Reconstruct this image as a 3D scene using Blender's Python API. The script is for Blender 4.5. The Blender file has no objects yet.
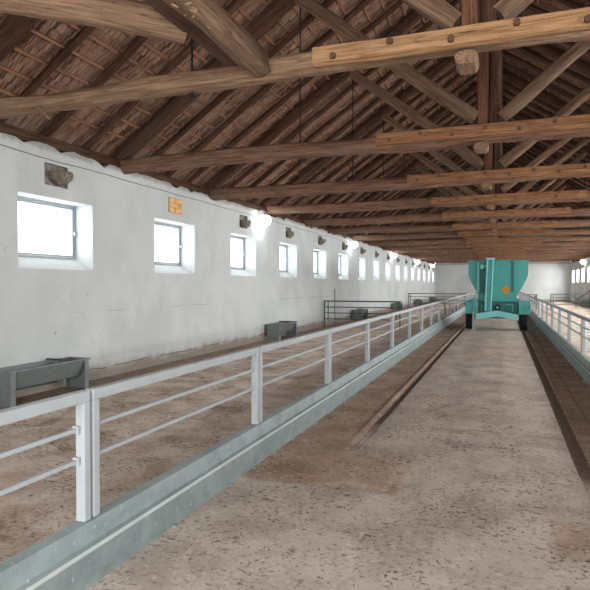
import bpy, bmesh, math, random
from mathutils import Vector, Matrix, noise
random.seed(7)
R = math.radians
S = bpy.context.scene
COL = S.collection

# ------------------------------------------------------------------ dimensions
XL, XR, YN, YF = -6.4, 6.0, -1.5, 59.0
XM = (XL + XR) / 2
EAVE, PITCH = 3.95, 0.68          # underside of the rafters at the walls, rise per metre
WALLTOP = 3.69
WIN0, WINSTEP, WINW = 6.16, 3.325, 1.55
TR0, TRSTEP, NTR = 5.2, 3.35, 15
NWIN = 16
FX_L, FX_R = -2.12, 1.39          # fence planes

# ------------------------------------------------------------------ node helper
class NT:
    def __init__(self, name):
        self.m = bpy.data.materials.new(name); self.m.use_nodes = True
        self.t = self.m.node_tree; self.t.nodes.clear()
        self.out = self.t.nodes.new('ShaderNodeOutputMaterial')
    def n(self, typ, **kw):
        nd = self.t.nodes.new(typ)
        for k, v in kw.items(): setattr(nd, k, v)
        return nd
    def put(self, sock, v):
        if isinstance(v, bpy.types.NodeSocket): self.t.links.new(v, sock)
        elif v is not None: sock.default_value = v
    def math(self, op, a, b=0.0, c=None, clamp=False):
        nd = self.n('ShaderNodeMath', operation=op, use_clamp=clamp)
        self.put(nd.inputs[0], a); self.put(nd.inputs[1], b)
        if c is not None: self.put(nd.inputs[2], c)
        return nd.outputs[0]
    def ramp(self, v, lo, hi, a=0.0, b=1.0):
        nd = self.n('ShaderNodeMapRange'); nd.interpolation_type = 'SMOOTHSTEP'
        self.put(nd.inputs[0], v)
        for i, q in enumerate((lo, hi, a, b)): self.put(nd.inputs[i + 1], q)
        return nd.outputs[0]
    def noise(self, vec, scale, detail=4, rough=0.6, dist=0.0):
        nd = self.n('ShaderNodeTexNoise')
        self.put(nd.inputs['Vector'], vec)
        nd.inputs['Scale'].default_value = scale; nd.inputs['Detail'].default_value = detail
        nd.inputs['Roughness'].default_value = rough; nd.inputs['Distortion'].default_value = dist
        return nd.outputs[0]
    def scaled(self, vec, s):
        nd = self.n('ShaderNodeMapping'); self.put(nd.inputs[0], vec); nd.inputs['Scale'].default_value = s
        return nd.outputs[0]
    def obj(self): return self.n('ShaderNodeTexCoord').outputs['Object']
    def world(self): return self.n('ShaderNodeNewGeometry').outputs['Position']
    def rnd(self): return self.n('ShaderNodeObjectInfo').outputs['Random']
    def shift(self, vec, amt):
        nd = self.n('ShaderNodeVectorMath', operation='ADD'); self.put(nd.inputs[0], vec)
        cb = self.n('ShaderNodeCombineXYZ'); self.put(cb.inputs[0], amt); self.put(cb.inputs[1], amt); self.put(cb.inputs[2], amt)
        self.put(nd.inputs[1], cb.outputs[0]); return nd.outputs[0]
    def mix(self, f, a, b, blend='MIX'):
        nd = self.n('ShaderNodeMix', data_type='RGBA', blend_type=blend)
        self.put(nd.inputs[0], f); self.put(nd.inputs[6], c4(a)); self.put(nd.inputs[7], c4(b))
        return nd.outputs[2]
    def sep(self, v):
        nd = self.n('ShaderNodeSeparateXYZ'); self.put(nd.inputs[0], v); return nd.outputs
    def bump(self, h, strength=0.3, dist=0.02):
        nd = self.n('ShaderNodeBump'); nd.inputs['Strength'].default_value = strength
        nd.inputs['Distance'].default_value = dist; self.put(nd.inputs['Height'], h); return nd.outputs[0]
    def bsdf(self, col, rough=0.8, metal=0.0, normal=None, spec=0.3, emit=None, estr=0.0):
        nd = self.n('ShaderNodeBsdfPrincipled')
        self.put(nd.inputs['Base Color'], c4(col)); self.put(nd.inputs['Roughness'], rough)
        self.put(nd.inputs['Metallic'], metal); nd.inputs['Specular IOR Level'].default_value = spec
        if normal is not None: self.put(nd.inputs['Normal'], normal)
        if emit is not None:
            self.put(nd.inputs['Emission Color'], c4(emit)); nd.inputs['Emission Strength'].default_value = estr
        self.t.links.new(nd.outputs[0], self.out.inputs[0]); return self.m

def c4(c):
    if isinstance(c, bpy.types.NodeSocket): return c
    return tuple(c) + (1.0,) if len(c) == 3 else c
def srgb(r, g, b):
    f = lambda v: (v / 255 / 12.92) if v <= 10 else ((v / 255 + .055) / 1.055) ** 2.4
    return (f(r), f(g), f(b))

# ------------------------------------------------------------------ materials
def wood(name, dark, light, grey=0.35, rough=.85):
    k = NT(name); v = k.shift(k.obj(), k.math('MULTIPLY', k.rnd(), 37.0))
    g1 = k.noise(k.scaled(v, (1.2, 22, 22)), 1.6, 6, .65, .6)
    g2 = k.noise(k.scaled(v, (0.7, 2.2, 2.2)), 1.5, 3)
    g3 = k.noise(k.scaled(v, (3, 60, 60)), 1.0, 3)
    c = k.mix(k.ramp(g1, .32, .68), dark, light)
    c = k.mix(k.math('MULTIPLY', k.ramp(g2, .45, .75), grey), c, srgb(120, 108, 98))
    crack = k.ramp(g3, .30, .40, 1, 0)
    c = k.mix(k.math('MULTIPLY', crack, .6), c, srgb(40, 26, 18))
    spot = k.ramp(k.noise(v, 14, 3), .66, .72)
    c = k.mix(k.math('MULTIPLY', spot, .35), c, srgb(60, 42, 30))
    h = k.math('ADD', g1, k.math('MULTIPLY', g3, .5))
    return k.bsdf(c, rough, 0, k.bump(h, .6, .015), .2)
M = {}
M['tie'] = wood('weathered_tie_timber', srgb(98, 70, 55), srgb(148, 115, 95), .4)
M['tan'] = wood('pale_log_timber', srgb(110, 84, 65), srgb(160, 130, 105), .35)
M['splice'] = wood('orange_splice_timber', srgb(122, 82, 56), srgb(172, 126, 92), .2)
M['splice_pale'] = wood('pale_splice_timber', srgb(142, 104, 72), srgb(190, 150, 110), .12)
M['strut'] = wood('grey_strut_timber', srgb(96, 72, 56), srgb(146, 118, 96), .45)
M['post'] = wood('red_brown_post_timber', srgb(88, 58, 43), srgb(130, 92, 70), .2)
M['rafter'] = wood('dark_rafter_timber', srgb(60, 40, 31), srgb(98, 69, 54), .2)
M['batten'] = wood('batten_timber', srgb(126, 88, 66), srgb(176, 132, 102), .15)
M['plate'] = wood('dark_wall_plate_timber', srgb(62, 42, 33), srgb(98, 72, 56), .2)

def tiles():
    k = NT('old_roof_tiles_underside'); v = k.world(); x, y, z = k.sep(v)
    a = k.noise(k.scaled(v, (1.2, 9, 1.2)), 2.6, 5, .65)
    b = k.noise(v, 1.1, 3); s = k.noise(k.scaled(v, (1.2, 20, 1.2)), 1.0, 3)
    c = k.mix(k.ramp(a, .3, .7), srgb(116, 82, 66), srgb(174, 140, 120))
    c = k.mix(k.math('MULTIPLY', k.ramp(b, .42, .7), .5), c, srgb(166, 142, 128))
    c = k.mix(k.math('MULTIPLY', k.ramp(s, .36, .48, 1, 0), .8), c, srgb(48, 32, 26))
    return k.bsdf(c, .95, 0, k.bump(s, .7, .02), .1)
M['tile'] = tiles()

def plaster(name, base, far=False):
    k = NT(name); v = k.world(); x, y, z = k.sep(v)
    a = k.noise(v, .55, 4); b = k.noise(k.scaled(v, (1, 1, .35)), 2.0, 5, .6); d = k.noise(v, 9, 5, .7)
    c = k.mix(k.ramp(a, .35, .7), base, tuple(q * .86 for q in base))
    c = k.mix(k.math('MULTIPLY', k.ramp(b, .5, .78), .45), c, srgb(176, 184, 184))
    c = k.mix(k.math('MULTIPLY', k.ramp(d, .62, .75), .25), c, srgb(168, 170, 166))
    # soot/mud specks and a grubby splash zone at the foot of the wall
    sp = k.math('MULTIPLY', k.ramp(k.noise(v, 11, 2), .70, .735), k.ramp(k.noise(v, .9, 2), .52, .66))
    c = k.mix(k.math('MULTIPLY', sp, .55), c, srgb(92, 90, 88))
    foot = k.ramp(k.math('ADD', z, k.math('MULTIPLY', k.noise(v, 2.5, 5, .7), -.42)), -.10, .10, 1, 0)
    c = k.mix(k.math('MULTIPLY', foot, .75), c, srgb(140, 124, 108))
    ct = k.math('ABSOLUTE', k.math('SUBTRACT', k.math('ADD', z, k.math('MULTIPLY', k.noise(v, 3, 4), .10)), .245))
    crk = k.math('MULTIPLY', k.ramp(ct, .006, .016, 1, 0), k.ramp(k.noise(v, 1.7, 3), .42, .5))
    c = k.mix(k.math('MULTIPLY', crk, .7), c, srgb(96, 88, 80))
    cz = k.math('ABSOLUTE', k.math('SUBTRACT', k.math('ADD', z, k.math('MULTIPLY', k.noise(v, .7, 3), .10)), 1.22))
    cr2 = k.math('MULTIPLY', k.ramp(cz, .004, .012, 1, 0), k.ramp(k.noise(v, .35, 2), .5, .56))
    c = k.mix(k.math('MULTIPLY', cr2, .5), c, srgb(120, 122, 120))
    top = k.ramp(k.math('ADD', z, k.math('MULTIPLY', k.noise(v, 4, 5, .7), .22)), 3.68, 3.78)
    c = k.mix(k.math('MULTIPLY', top, .6), c, srgb(128, 118, 108))
    h = k.math('ADD', k.math('MULTIPLY', d, .4), k.noise(v, 2.2, 3))
    return k.bsdf(c, .9, 0, k.bump(h, .35, .03), .15)
M['wall'] = plaster('limewashed_plaster', srgb(207, 211, 211))
k = NT('broken_niche_mortar'); v = k.world(); a = k.noise(v, 9, 5, .7)
M['niche'] = k.bsdf(k.mix(k.ramp(a, .3, .7), srgb(112, 106, 100), srgb(160, 154, 146)), .95, 0, k.bump(a, .8, .04), .1)
k = NT('nest_mud'); v = k.obj(); a = k.noise(v, 24, 4, .7)
M['mud'] = k.bsdf(k.mix(k.ramp(a, .3, .7), srgb(104, 94, 88), srgb(160, 150, 140)), .95, 0, k.bump(a, 1, .03), .1)
k = NT('orange_brick'); v = k.world(); a = k.noise(v, 12, 4)
M['brick'] = k.bsdf(k.mix(k.ramp(a, .3, .7), srgb(226, 160, 104), srgb(246, 208, 158)), .9, 0, k.bump(a, .4, .02), .1)
k = NT('pale_mortar'); v = k.world(); a = k.noise(v, 20, 4)
M['mortar'] = k.bsdf(k.mix(a, srgb(176, 140, 108), srgb(206, 176, 146)), .95, 0, k.bump(a, .5, .02), .1)

def floor_mat():
    k = NT('dirty_concrete_floor'); v = k.world(); x, y, z = k.sep(v)
    wob = k.math('MULTIPLY', k.math('SUBTRACT', k.noise(v, 3.0, 5, .7), .5), .34)
    big = k.noise(v, .5, 4, .6); mid = k.noise(v, 2.0, 6, .68, .4); fine = k.noise(v, 26, 5, .72); fl = k.noise(v, 15, 3, .6)
    xw = k.math('ADD', x, k.math('MULTIPLY', wob, .35)); yw = k.math('ADD', y, k.math('MULTIPLY', wob, .35))
    concrete = k.mix(k.ramp(mid, .32, .68), srgb(164, 152, 142), srgb(197, 186, 176))
    concrete = k.mix(k.math('MULTIPLY', k.ramp(big, .45, .65), .4), concrete, srgb(170, 153, 140))
    brown = k.mix(k.ramp(mid, .3, .7), srgb(144, 121, 106), srgb(182, 160, 143))
    pen = k.mix(k.ramp(mid, .36, .66), srgb(190, 169, 153), srgb(226, 213, 201))
    # feed alley: strips beside the slab are browner; the near apron is bare concrete
    inslab = k.math('MULTIPLY', k.ramp(xw, -1.42, -1.30), k.ramp(xw, .67, .73, 1, 0))
    apron = k.ramp(yw, 4.22, 4.30, 1, 0)
    clean = k.math('MAXIMUM', inslab, apron)
    patch = k.math('MULTIPLY', k.math('MULTIPLY', k.ramp(xw, -.80, -.72, 1, 0), k.ramp(yw, 5.0, 5.7, 1, 0)), k.ramp(yw, 4.24, 4.30))
    patch2 = k.math('MULTIPLY', k.math('MULTIPLY', k.ramp(xw, .26, .34), k.ramp(yw, 4.1, 4.3, 1, 0)), k.ramp(yw, 3.60, 3.68))
    clean = k.math('MULTIPLY', clean, k.math('SUBTRACT', 1.0, k.math('MULTIPLY', k.math('MAXIMUM', patch, patch2), .85)))
    c = k.mix(clean, brown, concrete)
    ispen = k.math('MAXIMUM', k.ramp(x, -2.2, -2.1, 1, 0), k.ramp(x, 1.4, 1.5))
    man = k.math('MULTIPLY', k.ramp(k.noise(v, 1.3, 7, .75, .5), .52, .62), .6)
    pen = k.mix(man, pen, srgb(132, 108, 94))
    edge = k.ramp(k.math('ADD', x, k.math('MULTIPLY', wob, .6)), -5.35, -5.22, 1, 0)
    pen = k.mix(k.math('MULTIPLY', edge, .7), pen, srgb(124, 98, 80))
    c = k.mix(ispen, c, pen)
    # crumbs of dung and feed trodden in, and pale straw flecks
    cl = k.ramp(k.noise(v, 1.6, 4, .7), .38, .62)
    fk = k.math('MAXIMUM', k.ramp(fine, .54, .62), k.ramp(k.noise(k.scaled(v, (1, 1.6, 1)), 13, 5, .7, .3), .57, .63))
    dk = k.math('MULTIPLY', fk, k.math('ADD', k.math('MULTIPLY', cl, .85), .15))
    c = k.mix(dk, c, srgb(84, 68, 58))
    c = k.mix(k.math('MULTIPLY', k.ramp(fl, .60, .67), .6), c, srgb(206, 194, 180))
    # dirt packed into the sunk drains
    deep = k.math('MULTIPLY', k.ramp(k.math('ADD', z, k.math('MULTIPLY', wob, .06)), -.021, -.013, 1, 0), k.ramp(mid, .28, .50, .75, 1))
    c = k.mix(k.math('MULTIPLY', deep, .85), c, k.mix(k.ramp(fine, .4, .6), srgb(70, 54, 45), srgb(120, 102, 90)))
    jn = k.math('ABSOLUTE', k.math('SUBTRACT', k.math('FRACT', k.math('DIVIDE', yw, 4.3)), .5))
    joint = k.math('MULTIPLY', k.ramp(jn, .003, .006, 1, 0), inslab)
    c = k.mix(k.math('MULTIPLY', joint, .35), c, srgb(110, 94, 84))
    h = k.math('ADD', k.math('MULTIPLY', fine, .6), mid)
    return k.bsdf(c, .92, 0, k.bump(h, .55, .025), .2)
M['floor'] = floor_mat()

def paint(name, col, rough=.5, metal=0.0, var=.12, rust=None, scale=6):
    k = NT(name); v = k.obj(); a = k.noise(v, scale, 5, .65); b = k.noise(v, scale * 5, 3)
    c = k.mix(k.ramp(a, .3, .75), col, tuple(q * (1 - var) ** 2 for q in col))
    if rust is not None: c = k.mix(k.math('MULTIPLY', k.ramp(b, .62, .72), .5), c, rust)
    return k.bsdf(c, rough, metal, k.bump(a, .12, .01), .4)
M['fence'] = paint('light_grey_fence_paint', srgb(168, 174, 177), .5, .0, .06)
M['gate'] = paint('dark_galvanized_tube', srgb(98, 106, 106), .5, .3, .12)
M['trough'] = paint('grey_trough_sheet', srgb(134, 142, 142), .55, .2, .12)
M['trough_in'] = paint('dark_trough_inside', srgb(88, 92, 92), .7, .1, .2)
M['galv'] = paint('galvanized_sheet', srgb(150, 164, 165), .5, .25, .16, srgb(206, 214, 210), 5)
M['lip'] = paint('bright_galvanized_lip', srgb(206, 214, 212), .45, .1, .1)
M['bolt'] = paint('rusty_bolt_iron', srgb(108, 78, 58), .7, .1, .2)
M['rod'] = paint('black_iron_rod', srgb(34, 28, 26), .7, .3, .2)
M['cable'] = paint('dark_cable_sheath', srgb(112, 114, 114), .7, 0, .1)
M['frame'] = paint('grey_steel_window_frame', srgb(160, 170, 174), .5, .0, .1)
M['teal'] = paint('teal_enamel', srgb(66, 160, 154), .42, .0, .10, None, 2)
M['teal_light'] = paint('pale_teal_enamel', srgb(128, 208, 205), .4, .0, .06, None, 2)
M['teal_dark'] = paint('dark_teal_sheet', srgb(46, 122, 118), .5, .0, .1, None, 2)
M['rubber'] = paint('black_rubber', srgb(30, 29, 29), .85, 0, .2)
M['orange'] = paint('orange_sticker', srgb(224, 150, 40), .6, 0, .25, srgb(238, 196, 110), 14)
M['white'] = paint('white_plastic', srgb(236, 238, 236), .4, 0, .05)
M['leg'] = paint('pale_jack_steel', srgb(160, 178, 172), .5, .2, .1)
k = NT('clod_dirt'); a = k.noise(k.obj(), 7, 3)
M['clod'] = k.bsdf(k.mix(k.ramp(a, .3, .7), srgb(96, 80, 70), srgb(136, 116, 102)), .95, 0, None, .1)
k = NT('straw'); a = k.noise(k.obj(), 7, 3)
M['straw'] = k.bsdf(k.mix(a, srgb(176, 160, 138), srgb(222, 208, 186)), .9, 0, None, .1)
k = NT('led_globe'); M['led'] = k.bsdf((1, 1, 1), .5, 0, None, .3, (0.93, 0.97, 1.0), 13)
k = NT('window_glass')
tr = k.n('ShaderNodeBsdfTransparent'); gl = k.n('ShaderNodeBsdfGlossy'); gl.inputs['Roughness'].default_value = .05
mx = k.n('ShaderNodeMixShader'); mx.inputs[0].default_value = .06
k.t.links.new(tr.outputs[0], mx.inputs[1]); k.t.links.new(gl.outputs[0], mx.inputs[2]); k.t.links.new(mx.outputs[0], k.out.inputs[0])
M['glass'] = k.m

# ------------------------------------------------------------------ object helpers
def link(name, mesh, mat=None, parent=None, loc=None):
    o = bpy.data.objects.new(name, mesh); COL.objects.link(o)
    if mat is not None and mesh is not None: mesh.materials.append(M[mat])
    if parent is not None: o.parent = parent
    if loc is not None: o.location = loc
    return o
def bm_obj(name, bm, mat, parent=None, loc=None, smooth=False):
    me = bpy.data.meshes.new(name)
    bmesh.ops.recalc_face_normals(bm, faces=bm.faces)
    if smooth:
        for f in bm.faces: f.smooth = True
    bm.to_mesh(me); bm.free()
    return link(name, me, mat, parent, loc)
def tag(o, label, cat, group=None):
    o['label'] = label; o['category'] = cat
    if group: o['group'] = group
    return o
def thing(name, label, cat, loc, group=None):
    return tag(link(name, None, None, None, loc), label, cat, group)
def struct(o): o['kind'] = 'structure'; return o
def box(bm, x0, x1, y0, y1, z0, z1, bev=0.0):
    vs = [bm.verts.new((x, y, z)) for x in (x0, x1) for y in (y0, y1) for z in (z0, z1)]
    fs = [bm.faces.new([vs[i] for i in q]) for q in ((0,1,3,2),(4,6,7,5),(0,4,5,1),(2,3,7,6),(0,2,6,4),(1,5,7,3))]
    if bev:
        es = list({e for f in fs for e in f.edges})
        bmesh.ops.bevel(bm, geom=es, offset=bev, segments=2, affect='EDGES', profile=.6)
def boxo(name, d, mat, parent=None, bev=0.0):
    bm = bmesh.new(); box(bm, *d, bev); return bm_obj(name, bm, mat, parent)
def tube(bm, p0, p1, r, seg=10, r1=None):
    p0, p1 = Vector(p0), Vector(p1); d = p1 - p0
    m = Matrix.Translation((p0 + p1) / 2) @ d.to_track_quat('Z', 'Y').to_matrix().to_4x4()
    bmesh.ops.create_cone(bm, cap_ends=True, segments=seg, radius1=r, radius2=r if r1 is None else r1, depth=d.length, matrix=m)
def copy_tree(root, loc):
    r = root.copy(); COL.objects.link(r); r.location = loc
    for ch in root.children:
        c = ch.copy(); COL.objects.link(c); c.parent = r
        for g in ch.children:
            d = g.copy(); COL.objects.link(d); d.parent = c
    return r
ORD = 'first second third fourth fifth sixth seventh eighth ninth tenth eleventh twelfth thirteenth fourteenth fifteenth sixteenth seventeenth eighteenth nineteenth twentieth'.split()
def nth(i):   # i from 1
    if i <= 20: return ORD[i - 1]
    tens = {2: 'twenty', 3: 'thirty', 4: 'forty', 5: 'fifty'}[i // 10]
    return tens + '-' + ORD[i % 10 - 1] if i % 10 else {3: 'thirtieth', 4: 'fortieth', 5: 'fiftieth'}[i // 10]

def timber_mesh(L, w, h, rnd, seg_len=.35, rough=.010, sides=12, sq=4.0, taper=0.0):
    """A hewn timber along local X: rounded-square section with wandering faces."""
    bm = bmesh.new(); n = max(2, int(L / seg_len)); rings = []
    off = Vector((rnd.uniform(0, 99), rnd.uniform(0, 99), rnd.uniform(0, 99)))
    for i in range(n + 1):
        x = L * i / n; k = 1 - taper * i / n; ring = []
        for j in range(sides):
            a = 2 * math.pi * (j + .5) / sides; ca, sa = math.cos(a), math.sin(a)
            q = (abs(ca) ** sq + abs(sa) ** sq) ** (-1 / sq)
            e = noise.noise(Vector((x * 1.1, ca * 1.3, sa * 1.3)) + off) * rough * 2
            dy = noise.noise(Vector((x * .45, 0, 7)) + off) * rough * 2; dz = noise.noise(Vector((x * .45, 9, 0)) + off) * rough * 2
            ring.append(bm.verts.new((x, (w / 2 * q * k + e) * ca + dy, (h / 2 * q * k + e) * sa + dz)))
        rings.append(ring)
    for a, b in zip(rings, rings[1:]):
        for j in range(sides): bm.faces.new((a[j], a[(j + 1) % sides], b[(j + 1) % sides], b[j]))
    bm.faces.new(rings[0][::-1]); bm.faces.new(rings[-1])
    return bm
def place_x(o, p0, p1, base=Vector((0, 0, 0))):
    p0, p1 = Vector(p0), Vector(p1); d = (p1 - p0).normalized()
    up = Vector((0, 0, 1)) if abs(d.z) < .95 else Vector((0, -1, 0))
    y = up.cross(d).normalized(); z = d.cross(y)
    m = Matrix((d, y, z)).transposed().to_4x4()
    o.matrix_basis = Matrix.Translation(p0 - base) @ m
def timber(name, p0, p1, w, h, mat, parent=None, base=Vector((0, 0, 0)), seed=None, **kw):
    rnd = random.Random(seed if seed is not None else int(abs(p0[0] * 131 + p0[1] * 17 + p0[2] * 7) * 10))
    o = bm_obj(name, timber_mesh((Vector(p1) - Vector(p0)).length, w, h, rnd, **kw), mat, parent, None, True)
    try: o.data.set_sharp_from_angle(angle=R(38))
    except Exception: pass
    place_x(o, p0, p1, base); return o

# ------------------------------------------------------------------ floor
def build_floor():
    bm = bmesh.new()
    ys = [YN, 0, 1, 2, 3, 4.25, 4.55] + [5, 6, 7, 8] + [9 + i for i in range(0, 50, 2)] + [YF]
    prof = [(XL, .02), (-5.30, .02), (-5.24, .0), (-2.2, 0), (-2.0, -.012), (-1.50, -.012), (-1.44, .012), (-1.42, .0), (-1.385, -.028), (-1.32, -.028), (-1.29, 0),
            (-.9, .006), (-.37, .012), (.2, .006), (.60, 0), (.625, -.03), (.735, -.03), (.76, 0), (.93, 0), (.97, -.012), (1.3, -.012), (1.5, 0), (4.85, 0), (4.91, .02), (XR, .02)]
    rows = []
    for y in ys:
        rr = []
        for x, z in prof:
            if -2.1 < x < 1.4: z *= min(1, max(0, (y - (5.0 if x < -.5 else 4.25)) / (2.2 if x < -.5 else 1.6)))
            rr.append(bm.verts.new((x, y, z)))
        rows.append(rr)
    for a, b in zip(rows, rows[1:]):
        for i in range(len(prof) - 1): bm.faces.new((a[i], a[i + 1], b[i + 1], b[i]))
    struct(bm_obj('floor', bm, 'floor'))
build_floor()

# ------------------------------------------------------------------ side walls with window openings and vent niches
NZ0, NZ1 = 3.10, 3.43
WZ0, WZ1, WSILL = 1.84, 2.92, 2.02
def win_y(i): return WIN0 + WINSTEP * i
def niche_y(i): y = win_y(i); return y + .50, y + .98
def side_wall(name, X, sgn, windows, niches):
    bm = bmesh.new(); holes = []
    for i in range(NWIN): holes.append((win_y(i), win_y(i) + WINW, WZ0, WZ1))
    hn = [(niche_y(i)[0], niche_y(i)[1], NZ0, NZ1) for i in niches]
    def face(Xp, hs):
        yb = sorted({YN, YF} | {h[0] for h in hs} | {h[1] for h in hs}); zb = sorted({0, 3.5} | {h[2] for h in hs} | {h[3] for h in hs})
        V = {}
        def vt(y, z): return V.setdefault((y, z), bm.verts.new((Xp, y, z)))
        for y0, y1 in zip(yb, yb[1:]):
            for z0, z1 in zip(zb, zb[1:]):
                if any(h[0] <= y0 and y1 <= h[1] and h[2] <= z0 and z1 <= h[3] for h in hs): continue
                bm.faces.new((vt(y0, z0), vt(y1, z0), vt(y1, z1), vt(y0, z1)))
    Xo = X + sgn * .48
    face(X, holes + hn); face(Xo, holes)
    # ragged plaster edge along the top
    n = 420; prev = None; prev2 = None
    for i in range(n + 1):
        y = YN + (YF - YN) * i / n
        t = WALLTOP + .025 * noise.noise(Vector((y * 1.3, 3, X))) + .035 * noise.noise(Vector((y * 6, 9, X)))
        if noise.noise(Vector((y * 2.1, 5, X))) > .42: t -= .07
        cur = [bm.verts.new((X, y, 3.5)), bm.verts.new((X, y, t)), bm.verts.new((Xo, y, t)), bm.verts.new((Xo, y, 3.5))]
        if prev:
            for q in range(3): bm.faces.new((prev[q], cur[q], cur[q + 1], prev[q + 1]))
        prev = cur
    # reveals: jambs, soffit and the sloping sill
    Xg = X + sgn * .34
    for y0, y1, z0, z1 in holes:
        for q in (((X,y0,z0),(X,y0,z1),(Xo,y0,z1),(Xo,y0,z0)), ((X,y1,z0),(X,y1,z1),(Xo,y1,z1),(Xo,y1,z0)),
                  ((X,y0,z1),(X,y1,z1),(Xo,y1,z1),(Xo,y0,z1)), ((X,y0,z0),(X,y1,z0),(Xg,y1,WSILL),(Xg,y0,WSILL)),
                  ((Xg,y0,WSILL),(Xg,y1,WSILL),(Xo,y1,WSILL),(Xo,y0,WSILL))):
            bm.faces.new([bm.verts.new(p) for p in q])
    w = struct(bm_obj(name, bm, 'wall'))
    for i in niches:
        y0, y1 = niche_y(i); b = bmesh.new(); Xd = X + sgn * .06
        for q in (((X,y0,NZ0),(X,y0,NZ1),(Xd,y0,NZ1),(Xd,y0,NZ0)), ((X,y1,NZ0),(X,y1,NZ1),(Xd,y1,NZ1),(Xd,y1,NZ0)),
                  ((X,y0,NZ1),(X,y1,NZ1),(Xd,y1,NZ1),(Xd,y0,NZ1)), ((X,y0,NZ0),(X,y1,NZ0),(Xd,y1,NZ0),(Xd,y0,NZ0)),
                  ((Xd,y0,NZ0),(Xd,y0,NZ1),(Xd,y1,NZ1),(Xd,y1,NZ0))):
            b.faces.new([b.verts.new(p) for p in q])
        bm_obj('niche', b, 'niche', w)
    return w
side_wall('wall_left', XL, -1, range(NWIN), [i for i in range(NWIN) if i != 1])
side_wall('wall_right', XR, 1, range(NWIN), [])

# far wall (blank) and near wall with the doorway behind the camera
DX0, DX1, DZ = -2.6, 2.2, 3.4
def end_wall(name, Y0, Y1, door):
    bm = bmesh.new(); zt = 3.9
    if door:
        box(bm, XL, DX0, Y0, Y1, 0, zt); box(bm, DX1, XR, Y0, Y1, 0, zt); box(bm, DX0, DX1, Y0, Y1, DZ, zt)
    else:
        box(bm, XL, XR, Y0, Y1, 0, zt)
    struct(bm_obj(name, bm, 'wall'))
end_wall('wall_back', YF, YF + .4, False)
end_wall('wall_front', YN - .4, YN, True)

# windows
def window(n, X, sgn, i):
    y0, y1 = win_y(i), win_y(i) + WINW; Xg = X + sgn * .345
    f = bmesh.new(); t, d = .036, .05; xa, xb = sorted((Xg, Xg + sgn * d))
    box(f, xa, xb, y0, y0 + t, WSILL, WZ1); box(f, xa, xb, y1 - t, y1, WSILL, WZ1)
    box(f, xa, xb, y0 + t, y1 - t, WSILL, WSILL + t); box(f, xa, xb, y0 + t, y1 - t, WZ1 - t, WZ1)
    w = bm_obj('window_%d' % n, f, 'frame'); struct(w)
    s = bmesh.new(); a, b = y0 + t + .004, y1 - t - .004; e = .03; z0, z1 = WSILL + t + .004, WZ1 - t - .004
    xa, xb = sorted((Xg + sgn * .012, Xg + sgn * .042))
    box(s, xa, xb, a, a + e, z0, z1); box(s, xa, xb, b - e, b, z0, z1); box(s, xa, xb, a + e, b - e, z0, z0 + e); box(s, xa, xb, a + e, b - e, z1 - e, z1)
    bm_obj('sash', s, 'frame', w)
    g = bmesh.new(); xa, xb = sorted((Xg + sgn * .024, Xg + sgn * .029)); box(g, xa, xb, a + e, b - e, z0 + e, z1 - e); bm_obj('pane', g, 'glass', w)
    h = bmesh.new(); zc = (z0 + z1) / 2; xa, xb = sorted((Xg - sgn * .04, Xg + sgn * .012)); box(h, xa, xb, b - .022, b - .010, zc - .04, zc + .01, .003); bm_obj('handle', h, 'frame', w)
for i in range(NWIN):
    window(i + 1, XL, -1, i); window(NWIN + i + 1, XR, 1, i)

# ------------------------------------------------------------------ roof
def roof_z(d): return EAVE + PITCH * d
RAFT_H, BAT_H = .11, .04
COSP = 1 / math.sqrt(1 + PITCH ** 2)
TILE_OFF = (RAFT_H + BAT_H + .01) / COSP     # vertical offset of the tile course above the rafter underside
HALF = (XR - XL) / 2
def tile_slope(name, axis, side):
    """Courses of overlapping tiles seen from below; axis 'y' = long slopes, 'x' = hips."""
    bm = bmesh.new(); lo, hi = (YN, YF) if axis == 'y' else (XL, XR)
    step = .06; n = int((hi - lo) / step); dstep = .33 * COSP; d0 = -.6; rows = []
    nr = int((HALF - d0) / dstep) + 1
    for r in range(nr):
        for k in (0, 1):
            d = min(d0 + (r + k) * dstep, HALF); dd = max(d, 0) if d < 0 else d
            row = []
            for i in range(n + 1):
                u = lo + (hi - lo) * i / n; u = min(max(u, lo + d), hi - d)
                z = roof_z(d) + TILE_OFF + (.035 if k == 1 else 0)
                z += .016 * math.cos(2 * math.pi * u / .24) + .012 * noise.noise(Vector((u * 4, r * 3.1, 1)))
                if axis == 'y': p = ((XL + d) if side < 0 else (XR - d), u, z)
                else: p = (u, (YN + d) if side < 0 else (YF - d), z)
                row.append(bm.verts.new(p))
            rows.append(row)
    for a, b in zip(rows, rows[1:]):
        for i in range(n):
            q = (a[i], a[i + 1], b[i + 1], b[i])
            if (a[i].co - a[i + 1].co).length + (b[i].co - b[i + 1].co).length < 1e-4: continue
            bm.faces.new(q)
    o = struct(bm_obj(name, bm, 'tile')); return o
tile_slope('ceiling_left', 'y', -1); tile_slope('ceiling_right', 'y', 1)
tile_slope('ceiling_front', 'x', -1); tile_slope('ceiling_back', 'x', 1)
# soffit boards closing the eaves over the wall heads
for nm, x0, x1 in (('trim_1', XL - .6, XL - .05), ('trim_2', XR + .05, XR + .6)):
    struct(boxo(nm, (x0, x1, YN - .5, YF + .5, WALLTOP - .16, WALLTOP - .13), 'plate'))

def side_x(side, d): return XL + d if side < 0 else XR - d
SIDE = {-1: 'left', 1: 'right'}
# wall plates
for side in (-1, 1):
    x = side_x(side, -.13)
    o = timber('wall_plate', (x, YN, WALLTOP + .065), (x, YF, WALLTOP + .065), .24, .18, 'plate', rough=.008, seg_len=.5)
    tag(o, 'long dark timber wall plate along the top of the %s wall' % SIDE[side], 'wall plate')
    x = side_x(side, .0)

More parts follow.
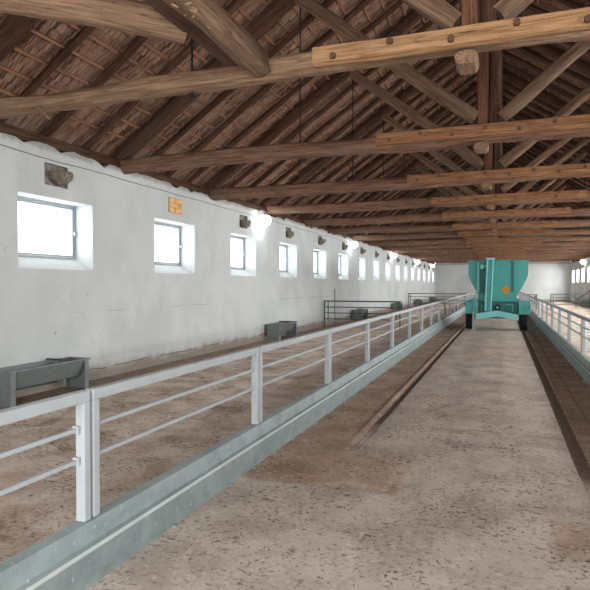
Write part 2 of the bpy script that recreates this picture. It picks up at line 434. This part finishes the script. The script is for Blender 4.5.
# common rafters: three between each pair of trusses
raf_h = RAFT_H / COSP / 2
def rafter(side, y, label):
    dmax = min(HALF - .12, y - YN - .1, YF - y - .1)
    if dmax < .8: return
    p0 = (side_x(side, -.3), y, roof_z(-.3) + raf_h); p1 = (side_x(side, dmax), y, roof_z(dmax) + raf_h)
    o = timber('rafter', p0, p1, (.115 + random.uniform(-.02, .03)), RAFT_H, 'rafter', rough=.014, seg_len=.45, sides=8, seed=int(y * 100) + side)
    tag(o, label, 'rafter', 'common rafters of the %s roof slope' % SIDE[side])
for side in (-1, 1):
    for j, y in enumerate((TR0 - .84, TR0 - 1.68, TR0 - 2.5)):
        rafter(side, y, 'dark rough roof rafter on the %s slope, %s before the nearest truss' % (SIDE[side], nth(j + 1)))
    for k in range(NTR):
        last = k == NTR - 1
        for j in range(3):
            y = TR0 + TRSTEP * k + TRSTEP * (j + 1) / 4
            rafter(side, y, 'dark rough roof rafter on the %s slope, %s beyond the %s truss' % (SIDE[side], nth(j + 1), nth(k + 1)))
# battens
dstep = .33 * COSP
for side in (-1, 1):
    nb = int((HALF - .1) / dstep)
    for r in range(nb):
        d = .12 + r * dstep
        z = roof_z(d) + (RAFT_H + BAT_H / 2) / COSP
        x = side_x(side, d)
        rnd = random.Random(r * 7 + side); L0, L1 = YN + d + .05, YF - d - .05
        o = bm_obj('roof_batten', timber_mesh(L1 - L0, .06, BAT_H, rnd, seg_len=.84, rough=.006, sides=4, sq=2.0), 'batten')
        place_x(o, (x, L0, z), (x, L1, z)); o.matrix_basis = o.matrix_basis @ Matrix.Rotation(math.atan(PITCH) * side, 4, 'X')
        tag(o, 'thin brown roof batten on the %s slope, %s row up from the wall' % (SIDE[side], nth(r + 1)), 'batten', 'tile battens of the %s slope' % SIDE[side])
o = timber('ridge_beam', (XM, YN + HALF, roof_z(HALF) - .06), (XM, YF - HALF, roof_z(HALF) - .06), .16, .2, 'rafter', rough=.015, seg_len=.6)
tag(o, 'long dark ridge beam at the top of the roof over the king posts', 'beam')

# ------------------------------------------------------------------ trusses
TIE_Z, TIE_W = 3.74, .22
def truss(k):
    y = TR0 + TRSTEP * k; base = Vector((XM, y, 3.6)); rnd = random.Random(100 + k)
    look = ('with a pale bolted splice and log tie beam' if k == 0 else 'with an orange bolted splice on its tie beam' if k < 6 else 'of dark old timber')
    lab = 'timber roof truss %s, %s' % (look, 'nearest to the camera' if k == 0 else 'furthest, by the end wall' if k == NTR - 1 else nth(k + 1) + ' from the camera')
    t = thing('roof_truss', lab, 'roof truss', base, 'timber roof trusses')
    zl = TIE_Z + rnd.uniform(-.03, .03); zr = TIE_Z + rnd.uniform(-.03, .03)
    TIE_H = .25
    if k == 0: zl, zr, TIE_H = 3.715, 3.665, .19
    timber('tie_beam', (XL - .3, y, zl), (XR + .3, y, zr), TIE_W, TIE_H, 'tan' if k == 0 else 'tie', t, base, seed=k, rough=.022, sides=14, sq=3.2)
    zc = (zl + zr) / 2
    # principal rafters
    for side in (-1, 1):
        p0 = (side_x(side, -.2), y, roof_z(-.2) + .02); p1 = (side_x(side, HALF - .02), y, roof_z(HALF - .02) + .02)
        timber('principal_rafter', p0, p1, .24 + rnd.uniform(-.03, .05), .22, 'rafter', t, base, seed=50 + k * 2 + side, rough=.022, sides=10, sq=3.4)
    # twin king post planks hanging from the ridge
    timber('king_post', (XM - .085, y - .01, zc + TIE_H / 2 - .02), (XM - .085, y - .01, roof_z(HALF) - .15), .17, .19, 'post', t, base, seed=200 + k, rough=.01, sides=10, sq=5)
    timber('king_post', (XM + .085, y + .03, zc + TIE_H / 2 - .02), (XM + .085, y + .03, roof_z(HALF) - .15), .15, .15, 'rafter', t, base, seed=230 + k, rough=.012, sides=10, sq=5)
    # raking struts from the foot of the king post to the rafters
    for side in (-1, 1):
        p0 = (XM + side * .17, y - .02, zc + TIE_H / 2 + .10); d = HALF - 2.95
        p1 = (XM + side * 2.9, y - .02, roof_z(HALF - 2.9) - .02)
        timber('strut', p0, p1, .15 + rnd.uniform(0, .03), .17 + rnd.uniform(0, .03), 'strut', t, base, seed=300 + 2 * k + side, rough=.018, sides=12, sq=2.4)
        b = bmesh.new(); xr = XM + side * 2.84
        tube(b, (xr - XM, 0, zc - TIE_H / 2 - .06 - 3.6), (xr - XM, 0, roof_z(HALF - 2.84) + .05 - 3.6), .011, 8)
        box(b, xr - XM - .035, xr - XM + .035, -.04, .04, zc - TIE_H / 2 - .04 - 3.6, zc - TIE_H / 2 - .02 - 3.6)
        bm_obj('hanger_rod', b, 'rod', t)
    # splice timber bolted to the near face
    xa = XM - 1.5 + rnd.uniform(-.15, .1); xb = XM + 1.75 + rnd.uniform(-.3, .4)
    if k == 0: xb += .8; xa = -1.66
    zs = zc + (.03 if k else .02)
    sp = timber('splice_timber', (xa, y - TIE_W / 2 - .045, zs), (xb, y - TIE_W / 2 - .045, zs), .10, .185 if k else .165, 'splice_pale' if k == 0 else 'splice', t, base, seed=400 + k, rough=.006, sides=12, sq=7)
    nb = 8
    for j in range(nb):
        x = xa + .2 + (xb - xa - .4) * j / (nb - 1); z = zs + (.028 if j % 2 else -.028)
        b = bmesh.new(); tube(b, (x - XM, -TIE_W / 2 - .125, z - 3.6), (x - XM, -TIE_W / 2 - .085, z - 3.6), .026 if k else .03, 6); box(b, x - XM - .026, x - XM + .026, -TIE_W / 2 - .098, -TIE_W / 2 - .09, z - .026 - 3.6, z + .026 - 3.6)
        bm_obj('bolt', b, 'bolt', t)
    if k == 0: timber('splinter', (-4.98, y - .10, zl - .07), (-4.80, y - .13, zl - .24), .05, .02, 'tan', t, base, seed=9, seg_len=.08, rough=.004, sides=8)
    timber('bolster_block', (XM - .1, y - .14, zc - TIE_H / 2 - .05), (XM - .1, y + .14, zc - TIE_H / 2 - .05), .19, .11, 'tan', t, base, seed=500 + k, rough=.006, sides=10, sq=6)
for k in range(NTR): truss(k)

# hip framing at the near end: two timbers along the barn and a log to the corner
o = timber('dragon_tie_log', (-6.45, .22, 3.72), (-2.50, 4.13, 3.72), .23, .23, 'tan', rough=.02, sides=14, sq=2.6, seed=3)
tag(o, 'thick pale tan log at upper left running diagonally to the paired beams', 'log')
o = timber('hip_tie_beam', (-2.10, YN + .1, 3.72), (-2.19, 5.07, 3.72), .21, .23, 'strut', rough=.022, sides=14, sq=3, seed=4)
tag(o, 'thick grey-brown beam with white droppings running toward the nearest truss', 'beam')
b = bmesh.new(); rr = random.Random(5)
for i in range(9):
    p = Vector((5.1 + rr.gauss(0, .12), rr.uniform(-.06, .08), -.116)); m = Matrix.Translation(p) @ Matrix.Rotation(rr.uniform(0, 3), 4, 'Z') @ Matrix.Diagonal((rr.uniform(1.2, 2.4), .7, .2, 1))
    bmesh.ops.create_icosphere(b, subdivisions=2, radius=rr.uniform(.008, .018), matrix=m)
bm_obj('bird_droppings', b, 'mortar', o)
o = timber('hip_tie_beam', (-2.33, YN + .1, 3.70), (-2.36, 4.75, 3.70), .20, .20, 'rafter', rough=.022, sides=12, sq=2.8, seed=6)
tag(o, 'darker beam between the tan log and the beam with droppings', 'beam')

# ------------------------------------------------------------------ wall furniture: nests, brick patch, cable, lamps
def nest(i):
    y0, y1 = niche_y(i); yc = y1 - .17 + random.uniform(-.03, .03); zc = NZ0 + .17 + random.uniform(-.02, .02)
    b = bmesh.new(); nu, nv = 18, 9; rx, ry, rz = .17 + random.uniform(-.03, .03), .19 + random.uniform(-.02, .02), .15
    off = Vector((i * 3.3, 1, 2)); grid = []
    for v in range(nv + 1):                          # outer bowl then inner bowl: a cup open upward
        t = -math.pi / 2 + (math.pi / 2 + .25) * v / nv; row = []
        for u in range(nu):
            a = 2 * math.pi * u / nu; c = math.cos(t)
            e = 1 + .16 * noise.noise(Vector((math.cos(a) * 1.5, math.sin(a) * 1.5, t * 2)) + off)
            row.append(b.verts.new((rx * c * math.cos(a) * e, ry * c * math.sin(a) * e, rz * math.sin(t) * e)))
        grid.append(row)
    for v in range(nv + 1):
        t = .25 - (math.pi / 2 + .1) * v / nv; row = []
        for u in range(nu):
            a = 2 * math.pi * u / nu; c = math.cos(t) * .78
            row.append(b.verts.new((rx * c * math.cos(a), ry * c * math.sin(a), rz * .8 * math.sin(t) + .01)))
        grid.append(row)
    for p, q in zip(grid, grid[1:]):
        for u in range(nu): b.faces.new((p[u], p[(u + 1) % nu], q[(u + 1) % nu], q[u]))
    o = bm_obj('bird_nest', b, 'mud', None, (XL + .015, yc, zc), True)
    tag(o, 'mud bird nest in the wall niche above the %s window on the left wall' % nth(i + 1), 'bird nest', 'bird nests above the left windows')
for i in range(NWIN):
    if i != 1: nest(i)
# exposed brick patch above the second window
t = thing('brick_patch', 'small patch of bare orange bricks above the second window on the left wall', 'brick patch', (XL, niche_y(1)[0], 3.09))
boxo('mortar_bed', (-.004, .012, 0, .52, 0, .31), 'mortar', t)
for r, (cuts) in enumerate(((.02, .23, .50), (.02, .36, .50), (.02, .25, .50))):
    for a, c in zip(cuts, cuts[1:]):
        boxo('brick', (.004, .024, a + .01, c - .01, .012 + r * .10, .10 + r * .10), 'brick', t, .004)
# cable
def curve_mesh(name, pts, r, mat, parent=None):
    b = bmesh.new(); rings = []
    for i, p in enumerate(pts):
        p = Vector(p); d = (Vector(pts[min(i + 1, len(pts) - 1)]) - Vector(pts[max(i - 1, 0)])).normalized(); s = d.orthogonal().normalized(); s2 = d.cross(s)
        s = Vector((1, 0, 0)); s2 = d.cross(s).normalized()
        rings.append([b.verts.new(p + (s * math.cos(a) + s2 * math.sin(a)) * r) for a in [2 * math.pi * j / 6 for j in range(6)]])
    for p, q in zip(rings, rings[1:]):
        for j in range(6): b.faces.new((p[j], p[(j + 1) % 6], q[(j + 1) % 6], q[j]))
    b.faces.new(rings[0]); b.faces.new(rings[-1])
    return bm_obj(name, b, mat, parent, None, True)
pts = [(XL + .012, 2 + i * .55, 3.50 + .022 * noise.noise(Vector((i * .4, 2, 2))) - .018 * abs(math.sin(i * .9))) for i in range(100)]
tag(curve_mesh('electric_cable', pts, .006, 'cable'), 'thin dark cable running along the top of the left wall above the nests', 'cable')

def lamp(X, sgn, y, label, group):
    z = 3.42; t = thing('wall_lamp', label, 'lamp', (X, y, z), group); s = -sgn
    b = bmesh.new(); tube(b, (0, 0, .16), (s * .20, 0, .16), .014, 8); box(b, min(0, s * .02), max(0, s * .02), -.05, .05, .10, .22); tube(b, (s * .20, 0, .20), (s * .20, 0, .12), .03, 10); bm_obj('bracket', b, 'trough', t)
    b = bmesh.new(); tube(b, (s * .20, 0, .10), (s * .20, 0, .16), .10, 20, .04); bm_obj('lamp_cap', b, 'white', t)
    b = bmesh.new(); bmesh.ops.create_uvsphere(b, u_segments=20, v_segments=12, radius=.155, matrix=Matrix.Translation((s * .20, 0, -.02))); bm_obj('globe', b, 'led', t, None, True)
for j in range(5):
    lamp(XL, -1, 14.55 + 10.05 * j, 'glowing white wall lamp on the left wall, %s lamp from the camera' % nth(j + 1), 'wall lamps on the left wall')
for j in range(4):
    lamp(XR, 1, 18.6 + 10.1 * j, 'glowing white wall lamp on the right wall, %s lamp from the near end' % nth(j + 1), 'wall lamps on the right wall')

# ------------------------------------------------------------------ troughs
def make_trough(side):
    t = thing('water_trough', '', 'trough', (0, 0, 0), '')
    L, s = 1.45, -side            # s points into the barn
    def xs(a, b): return tuple(sorted((s * a, s * b)))
    b = bmesh.new(); pr = [(.12, .45), (.12, .30), (.18, .20), (.34, .20), (.46, .44), (.445, .45), (.33, .215), (.19, .215), (.135, .31), (.135, .45)]
    e0 = [b.verts.new((s * x, -L / 2 + .02, z)) for x, z in pr]; e1 = [b.verts.new((s * x, L / 2 - .02, z)) for x, z in pr]
    for i in range(len(pr)):
        j = (i + 1) % len(pr); b.faces.new((e0[i], e0[j], e1[j], e1[i]))
    for yy in (-L / 2 + .02, L / 2 - .02):
        b.faces.new([b.verts.new((s * x, yy, z)) for x, z in pr[:5]])
    bm_obj('basin', b, 'trough', t)
    b = bmesh.new()
    box(b, *xs(.44, .49), -L / 2 - .03, L / 2 + .03, .445, .47, .006); box(b, *xs(.08, .13), -L / 2 - .03, L / 2 + .03, .445, .47, .006)
    box(b, *xs(.13, .44), -L / 2 - .03, -L / 2 + .03, .445, .47, .006); box(b, *xs(.13, .44), L / 2 - .03, L / 2 + .03, .445, .47, .006); bm_obj('rim', b, 'trough', t)
    for yy, dy in ((-L / 2 - .01, 1), (L / 2 + .01, -1)):
        b = bmesh.new(); y2 = yy + dy * .012; y3 = yy + dy * .085
        box(b, *xs(.10, .47), min(yy, y2), max(yy, y2), 0, .445); box(b, *xs(.455, .47), min(y2, y3), max(y2, y3), 0, .445); box(b, *xs(.10, .115), min(y2, y3), max(y2, y3), 0, .445); bm_obj('leg', b, 'trough', t)
    b = bmesh.new(); tube(b, (s * .30, L * .18, .42), (s * .30, L * .30, .47), .03, 10); tube(b, (s * .02, L * .24, .48), (s * .34, L * .24, .48), .014, 8); bm_obj('float_valve', b, 'trough_in', t)
    b = bmesh.new(); tube(b, (s * .05, -L / 2, .14), (s * .05, L / 2 - .2, .12), .018, 8); bm_obj('water_pipe', b, 'gate', t)
    return t
spots_l = [6.3, 15.65, 25.5, 35.3, 44.7, 54.4]; spots_r = [9.5, 19.3, 29.1, 38.0, 47.0]
for side, spots in ((-1, spots_l), (1, spots_r)):
    proto = make_trough(side)
    for i, y in enumerate(spots):
        X = XL if side < 0 else XR
        o = proto if i == 0 else copy_tree(proto, (0, 0, 0))
        o.location = (X, y, .02)
        tag(o, 'grey sheet metal trough on legs against the %s wall, %s from the near end' % (SIDE[side], nth(i + 1)), 'trough', 'troughs along the %s wall' % SIDE[side])

# ------------------------------------------------------------------ galvanized kerbs and rail fences
def manger(side):
    X = FX_L if side < 0 else FX_R; s = -side
    o = thing('galvanized_kerb', 'long galvanized sheet kerb under the %s rail fence beside the alley' % SIDE[side], 'kerb', (X, 0, 0))
    y = -1.3; k = 0; L = 3.02
    while y < 57.5:
        y1 = min(y + L, 57.9)
        prof = [(.075, -.012), (.075, .185), (.080, .19), (.081, .212), (.052, .219), (.040, .325), (-.034, .325), (-.036, .312), (.030, .312), (.042, .205), (.063, .18), (.063, -.012)]
        b = bmesh.new(); e0 = [b.verts.new((s * x, y + .004, z)) for x, z in prof]; e1 = [b.verts.new((s * x, y1 - .004, z)) for x, z in prof]
        for i in range(len(prof)):
            j = (i + 1) % len(prof); b.faces.new((e0[i], e0[j], e1[j], e1[i]))
        b.faces.new(e0); b.faces.new(e1[::-1])
        sec = bm_obj('kerb_section', b, 'galv', o)
        b = bmesh.new(); xa, xb = sorted((s * .0815, s * .086)); box(b, xa, xb, y + .004, y1 - .004, .189, .211); bm_obj('lip', b, 'lip', sec)
        b = bmesh.new(); xa, xb = sorted((s * .0755, s * .081)); box(b, xa, xb, y1 - .05, y1 - .006, .0, .18); bm_obj('joint_strap', b, 'galv', sec)
        b = bmesh.new()
        for yy in (y + .25, (y + y1) / 2, y1 - .25):
            xa, xb = sorted((s * .064, s * .11)); box(b, xa, xb, yy - .015, yy + .015, -.012, .012)
        bm_obj('foot', b, 'galv', sec)
        y += L; k += 1
manger(-1); manger(1)

PANEL = 2.275; P0 = 2.51 - PANEL
def make_panel():
    t = thing('fence_panel', '', 'fence panel', (0, 0, 0), ''); L = PANEL
    def bx(nm, *d, bev=.006): return boxo(nm, d, 'fence', t, bev)
    bx('top_rail', -.03, .03, .012, L - .012, .97, 1.03)
    for yy in (.012, L - .062):
        bx('post', -.03, .03, yy, yy + .05, .326, .97)
    for z in (.825, .655):
        bx('bar', -.024, -.002, .062, L - .062, z - .011, z + .011, bev=.003)
    for yy in (.066, L - .085):
        for z in (.825, .655): bx('bar_clip', -.032, .006, yy, yy + .018, z - .022, z + .022, bev=.003)
    return t
proto = None
for side in (-1, 1):
    X = FX_L - .005 if side < 0 else FX_R + .005
    for k in range(25):
        if proto is None: proto = o = make_panel()
        else: o = copy_tree(proto, (0, 0, 0))
        o.location = (X, P0 + PANEL * k, 0); 
        if side > 0: o.scale = (-1, 1, 1)
        tag(o, 'light grey rail fence panel on the %s kerb, %s panel from the camera' % (SIDE[side], nth(k + 1)), 'fence panel', 'fence panels along the %s kerb' % SIDE[side])

# ------------------------------------------------------------------ pen divider gates
def gate(x0, x1, y, label, pole=False):
    t = thing('pen_gate', label, 'gate', ((x0 + x1) / 2, y, 0), 'steel pen divider gates'); c = (x0 + x1) / 2
    a, b_ = x0 - c, x1 - c
    for z in (1.0, .78, .56, .34):
        b = bmesh.new(); tube(b, (a, 0, z), (b_, 0, z), .026 if z == 1.0 else .02, 10); bm_obj('rail', b, 'gate', t)
    for x in (a, a + .14, b_ - .12, b_):
        b = bmesh.new(); tube(b, (x, 0, .0 if x in (a, b_) else .3), (x, 0, 1.03 if x in (a, b_) else 1.0), .034 if x in (a, b_) else .022, 12); bm_obj('post', b, 'gate', t)
    b = bmesh.new(); box(b, b_ - .16, b_ - .05, -.05, .05, .72, .92, .006); bm_obj('latch', b, 'gate', t)
    if pole:
        b = bmesh.new(); tube(b, (a + .42, -.08, .0), (a + .42, -.08, 1.45), .014, 8); bm_obj('pole', b, 'gate', t)
gate(XL + .12, -3.45, 20.4, 'dark steel four rail gate across the left pen with a thin upright pole, nearer one', True)
gate(XL + .12, -2.35, 40.7, 'dark steel four rail gate across the far left pen behind the small trough')
gate(FX_R + .12, 2.05, 39.2, 'short steel gate joined to the right fence just past the teal wagon')
gate(3.0, XR - .12, 40.9, 'dark steel gate across the right pen reaching the right wall')
# hay rack by the right wall
t = thing('hay_rack', 'dark steel hay rack with sloping bars beside the right wall', 'hay rack', (5.25, 43.4, .02))
for sy in (-.7, .7):
    for (p, q) in (((-.45, sy, 0), (-.45, sy, 1.0)), ((.45, sy, 0), (.45, sy, 1.25))):
        b = bmesh.new(); tube(b, p, q, .03, 10); bm_obj('leg', b, 'gate', t)
b = bmesh.new()
for p, q in (((-.45, -.7, .55), (-.45, .7, .55)), ((.45, -.7, 1.25), (.45, .7, 1.25)), ((-.45, -.7, .55), (.45, -.7, .55)), ((-.45, .7, .55), (.45, .7, .55)), ((.45, -.7, .55), (.45, .7, .55)), ((-.45, -.7, 1.0), (-.45, .7, 1.0))): tube(b, p, q, .025, 8)
bm_obj('rack_frame', b, 'gate', t)
for j in range(8):
    b = bmesh.new(); yy = -.6 + j * .17; tube(b, (-.45, yy, .55), (.45, yy, 1.25), .014, 6); bm_obj('sloping_bar', b, 'gate', t)

# ------------------------------------------------------------------ teal feed wagon
def wagon():
    t = thing('feed_wagon', 'teal feed mixer wagon parked in the alley between the fences', 'wagon', (-.16, 21.25, 0)); t.scale = (.93, .96, .995)
    # hopper: straight sides above, curving in below
    L = 3.6; prof = [(-1.07, 2.47), (-1.07, 2.0)]
    for i in range(1, 9):
        a = i / 8; prof.append((-1.07 + .37 * a ** 1.35, 2.0 - .72 * a))
    prof += [(-.72, 1.05), (.72, 1.05)]
    prof += [(-x, z) for x, z in prof[:10][::-1]]
    b = bmesh.new(); f = [b.verts.new((x, 0, z)) for x, z in prof]; r = [b.verts.new((x, L, z)) for x, z in prof]
    fi = [b.verts.new((x * .965, .05, max(z, 1.1))) for x, z in prof]; n = len(prof)
    for i in range(n - 1): b.faces.new((f[i], f[i + 1], r[i + 1], r[i]))
    b.faces.new(f); b.faces.new(r[::-1]); bm_obj('hopper', b, 'teal', t)
    # rim round the open top
    b = bmesh.new(); box(b, -1.10, 1.10, -.04, .03, 2.44, 2.49, .01); box(b, -1.10, -1.04, .03, L, 2.44, 2.49, .01); box(b, 1.04, 1.10, .03, L, 2.44, 2.49, .01); bm_obj('rim', b, 'teal', t)
    for x in (-.70, .55):
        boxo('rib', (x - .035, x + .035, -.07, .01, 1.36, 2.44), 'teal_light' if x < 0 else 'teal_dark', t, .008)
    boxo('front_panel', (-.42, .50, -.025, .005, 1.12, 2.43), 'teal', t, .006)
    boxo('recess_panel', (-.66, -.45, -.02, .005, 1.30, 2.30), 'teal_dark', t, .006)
    # upright discharge duct with cap, arm and bright edge strips
    o = timber('discharge_duct', (-.33, -.16, .68), (-.27, -.16, 2.52), .22, .20, 'teal', t, Vector((0, 0, 0)), rough=0.001, sides=16, sq=8)
    for dx in (-.10, .10):
        b = bmesh.new(); tube(b, (-.34 + dx, -.27, .70), (-.27 + dx, -.27, 2.48), .026, 8); bm_obj('edge_strip', b, 'teal_light', t)
    boxo('duct_cap', (-.42, -.10, -.28, .0, 2.50, 2.57), 'teal_light', t, .015)
    b = bmesh.new(); tube(b, (-.60, -.14, 2.24), (-.36, -.14, 2.30), .045, 10); box(b, -.62, -.52, -.20, -.02, 2.18, 2.33, .01); bm_obj('duct_arm', b, 'teal_light', t)
    # round sticker
    b = bmesh.new(); tube(b, (.29, -.026, 1.44), (.29, -.032, 1.44), .14, 24); bm_obj('sticker', b, 'orange', t)
    # under-frame
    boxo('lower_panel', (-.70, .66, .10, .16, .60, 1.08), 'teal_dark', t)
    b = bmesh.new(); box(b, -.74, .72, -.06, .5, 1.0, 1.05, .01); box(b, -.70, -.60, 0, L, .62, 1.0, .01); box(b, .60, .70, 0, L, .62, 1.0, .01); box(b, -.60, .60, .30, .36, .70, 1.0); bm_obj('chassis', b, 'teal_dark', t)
    b = bmesh.new(); pr = [(-.78, .40), (0, .50), (.74, .38), (.74, .57), (0, .71), (-.78, .60)]
    e0 = [b.verts.new((x, -.30, z)) for x, z in pr]; e1 = [b.verts.new((x, -.14, z)) for x, z in pr]
    for i in range(6): b.faces.new((e0[i], e0[(i + 1) % 6], e1[(i + 1) % 6], e1[i]))
    for q in (e0, e1): b.faces.new((q[0], q[1], q[4], q[5])); b.faces.new((q[1], q[2], q[3], q[4]))
    bm_obj('cross_beam', b, 'teal_light', t)
    b = bmesh.new(); bmesh.ops.create_cone(b, cap_ends=True, segments=20, radius1=.11, radius2=.11, depth=.14, matrix=Matrix.Translation((0, -.12, .82)) @ Matrix.Rotation(R(90), 4, 'X')); c = bm_obj('coupling', b, 'rubber', t)
    b = bmesh.new(); tube(b, (0, -.22, .82), (0, -.17, .82), .05, 12); bm_obj('coupling_hub', b, 'teal', c)
    b = bmesh.new(); box(b, .30, .56, -.10, -.04, .90, .94); box(b, .52, .56, -.10, -.04, .66, .90); box(b, -.60, -.56, -.10, -.04, .66, .98); tube(b, (-.56, -.08, .92), (-.38, -.08, .70), .02, 8); bm_obj('bracket', b, 'teal', t)
    for s in (-1, 1):
        x0, x1 = sorted((s * .74, s * 1.16))
        if s < 0: x0, x1 = -1.17, -.84
        boxo('mudguard', (x0, x1, -.12, .92, .58, 1.03), 'teal', t, .02)
        wx = s * .93 if s > 0 else -1.02
        b = bmesh.new(); w = .15
        pr = [(.20, -w * .6), (.37, -w), (.43, -w * .85), (.445, -w * .4), (.445, w * .4), (.43, w * .85), (.37, w), (.20, w * .6)]
        rings = []
        for j in range(36):
            a = 2 * math.pi * j / 36; lug = .012 if j % 2 else 0
            rings.append([b.verts.new((q[1], (q[0] + (lug if 2 <= m <= 5 else 0)) * math.cos(a), (q[0] + (lug if 2 <= m <= 5 else 0)) * math.sin(a))) for m, q in enumerate(pr)])
        for j in range(36):
            p, q = rings[j], rings[(j + 1) % 36]
            for m in range(8): b.faces.new((p[m], p[(m + 1) % 8], q[(m + 1) % 8], q[m]))
        wl = bm_obj('wheel', b, 'rubber', t, (wx, .42, .452))
        b = bmesh.new(); tube(b, (-.08, 0, 0), (.08, 0, 0), .21, 24); bm_obj('wheel_hub', b, 'teal_light', wl)
    b = bmesh.new(); tube(b, (-.95, .42, .452), (.95, .42, .452), .05, 12); bm_obj('axle', b, 'teal_dark', t)
    boxo('side_plate', (-.90, -.74, -.16, -.06, .62, 1.16), 'teal', t, .01)
    b = bmesh.new(); box(b, -.905, -.825, -.22, -.14, .02, .66, .008); box(b, -.94, -.79, -.26, -.10, .0, .025, .004); bm_obj('jack_leg', b, 'leg', t)
    for x, z in ((-.88, 1.30), (.70, 1.20)):
        b = bmesh.new(); box(b, x - .035, x + .035, -.16, -.10, z - .035, z + .035, .012); lp = bm_obj('marker_lamp', b, 'white', t)
        b = bmesh.new(); tube(b, (x, -.13, z - .03), (x * .9, -.03, z - .14), .012, 6); bm_obj('lamp_stem', b, 'teal', lp)
wagon()

# ------------------------------------------------------------------ crumbs of dung and straw on the floor (uncountable)
def crumbs(name, mat, n, seed, smin, smax, flat, label, cat):
    rnd = random.Random(seed); b = bmesh.new(); made = 0
    while made < n:
        y = 1.7 * (19.5 / 1.7) ** rnd.random()
        x = rnd.uniform(-5.8, 5.5) if rnd.random() < .45 else rnd.uniform(-2, 1.3)
        if abs(x - FX_L) < .14 or abs(x - FX_R) < .14: continue
        if not (-.75 * y - 1.5 < x < .25 * y + 1): continue
        if rnd.random() > .25 + .9 * max(0, noise.noise(Vector((x * 1.5, y * 1.1, seed)))) : continue
        z = .02 if x < -5.3 else (.0 if not (-1.45 < x < -1.28 or .52 < x < .70) or y < 5 else -.05)
        sz = smin + (smax - smin) * rnd.random() ** 2.5
        a = rnd.uniform(0, 6.28); ca, sa = math.cos(a) * sz, math.sin(a) * sz; q = rnd.uniform(.3, .6) if flat < .5 else .12
        pts = [(-ca, -sa), (sa * q, -ca * q), (ca, sa), (-sa * q, ca * q)]
        vs = [b.verts.new((x + p[0], y + p[1], z + .001)) for p in pts]; tp = b.verts.new((x + rnd.uniform(-.3, .3) * sz, y + rnd.uniform(-.3, .3) * sz, z + sz * flat + .002))
        for i in range(4): b.faces.new((vs[i], vs[(i + 1) % 4], tp))
        made += 1
    o = bm_obj(name, b, mat); o['kind'] = 'stuff'; tag(o, label, cat)
crumbs('dung_crumbs', 'clod', 9000, 11, .003, .014, .35, 'dark crumbs of dry dung and dirt scattered over the floor', 'dirt')
crumbs('straw_bits', 'straw', 2600, 12, .005, .016, .10, 'pale bits of chopped straw scattered over the floor', 'straw')

# ------------------------------------------------------------------ light
W = bpy.data.worlds.new('overcast_sky'); S.world = W; W.use_nodes = True
bg = W.node_tree.nodes['Background']; bg.inputs[0].default_value = (.90, .95, 1, 1); bg.inputs[1].default_value = 2.0
def area(name, loc, rot, sx, sy, power, col):
    l = bpy.data.lights.new(name, 'AREA'); l.shape = 'RECTANGLE'; l.size = sx; l.size_y = sy; l.energy = power; l.color = col
    o = bpy.data.objects.new(name, l); COL.objects.link(o); o.location = loc; o.rotation_euler = rot; return o
WPL, WPR = 9, 185
for i in range(NWIN):
    y = win_y(i) + WINW / 2; z = (WSILL + WZ1) / 2
    area('window_daylight', (XL - .56, y, z + .04), (R(90), 0, R(-90)), WINW, 1.0, WPL, (.95, .98, 1))
    area('window_daylight', (XR + .56, y, z + .04), (R(52), 0, R(90)), WINW, 1.0, WPR, (1, 1, .985))
area('doorway_daylight', ((DX0 + DX1) / 2, YN - 1.0, DZ / 2 + .35), (R(66), 0, 0), DX1 - DX0, DZ, 270, (1, .99, .96))

# ------------------------------------------------------------------ camera
cam = bpy.data.cameras.new('camera'); co = bpy.data.objects.new('camera', cam); COL.objects.link(co)
cam.sensor_width = 36; cam.lens = 567 / 590 * 36; cam.clip_end = 300; cam.clip_start = .05
co.location = (0, 0, 1.6); co.rotation_euler = (R(90 - 1.0), 0, R(20.1)); S.camera = co
S.view_settings.view_transform = 'Standard'; S.view_settings.look = 'None'; S.view_settings.gamma = 1; S.view_settings.exposure = 0.88
S.cycles.use_denoising = True; S.cycles.max_bounces = 10; S.cycles.diffuse_bounces = 6; S.cycles.transparent_max_bounces = 12
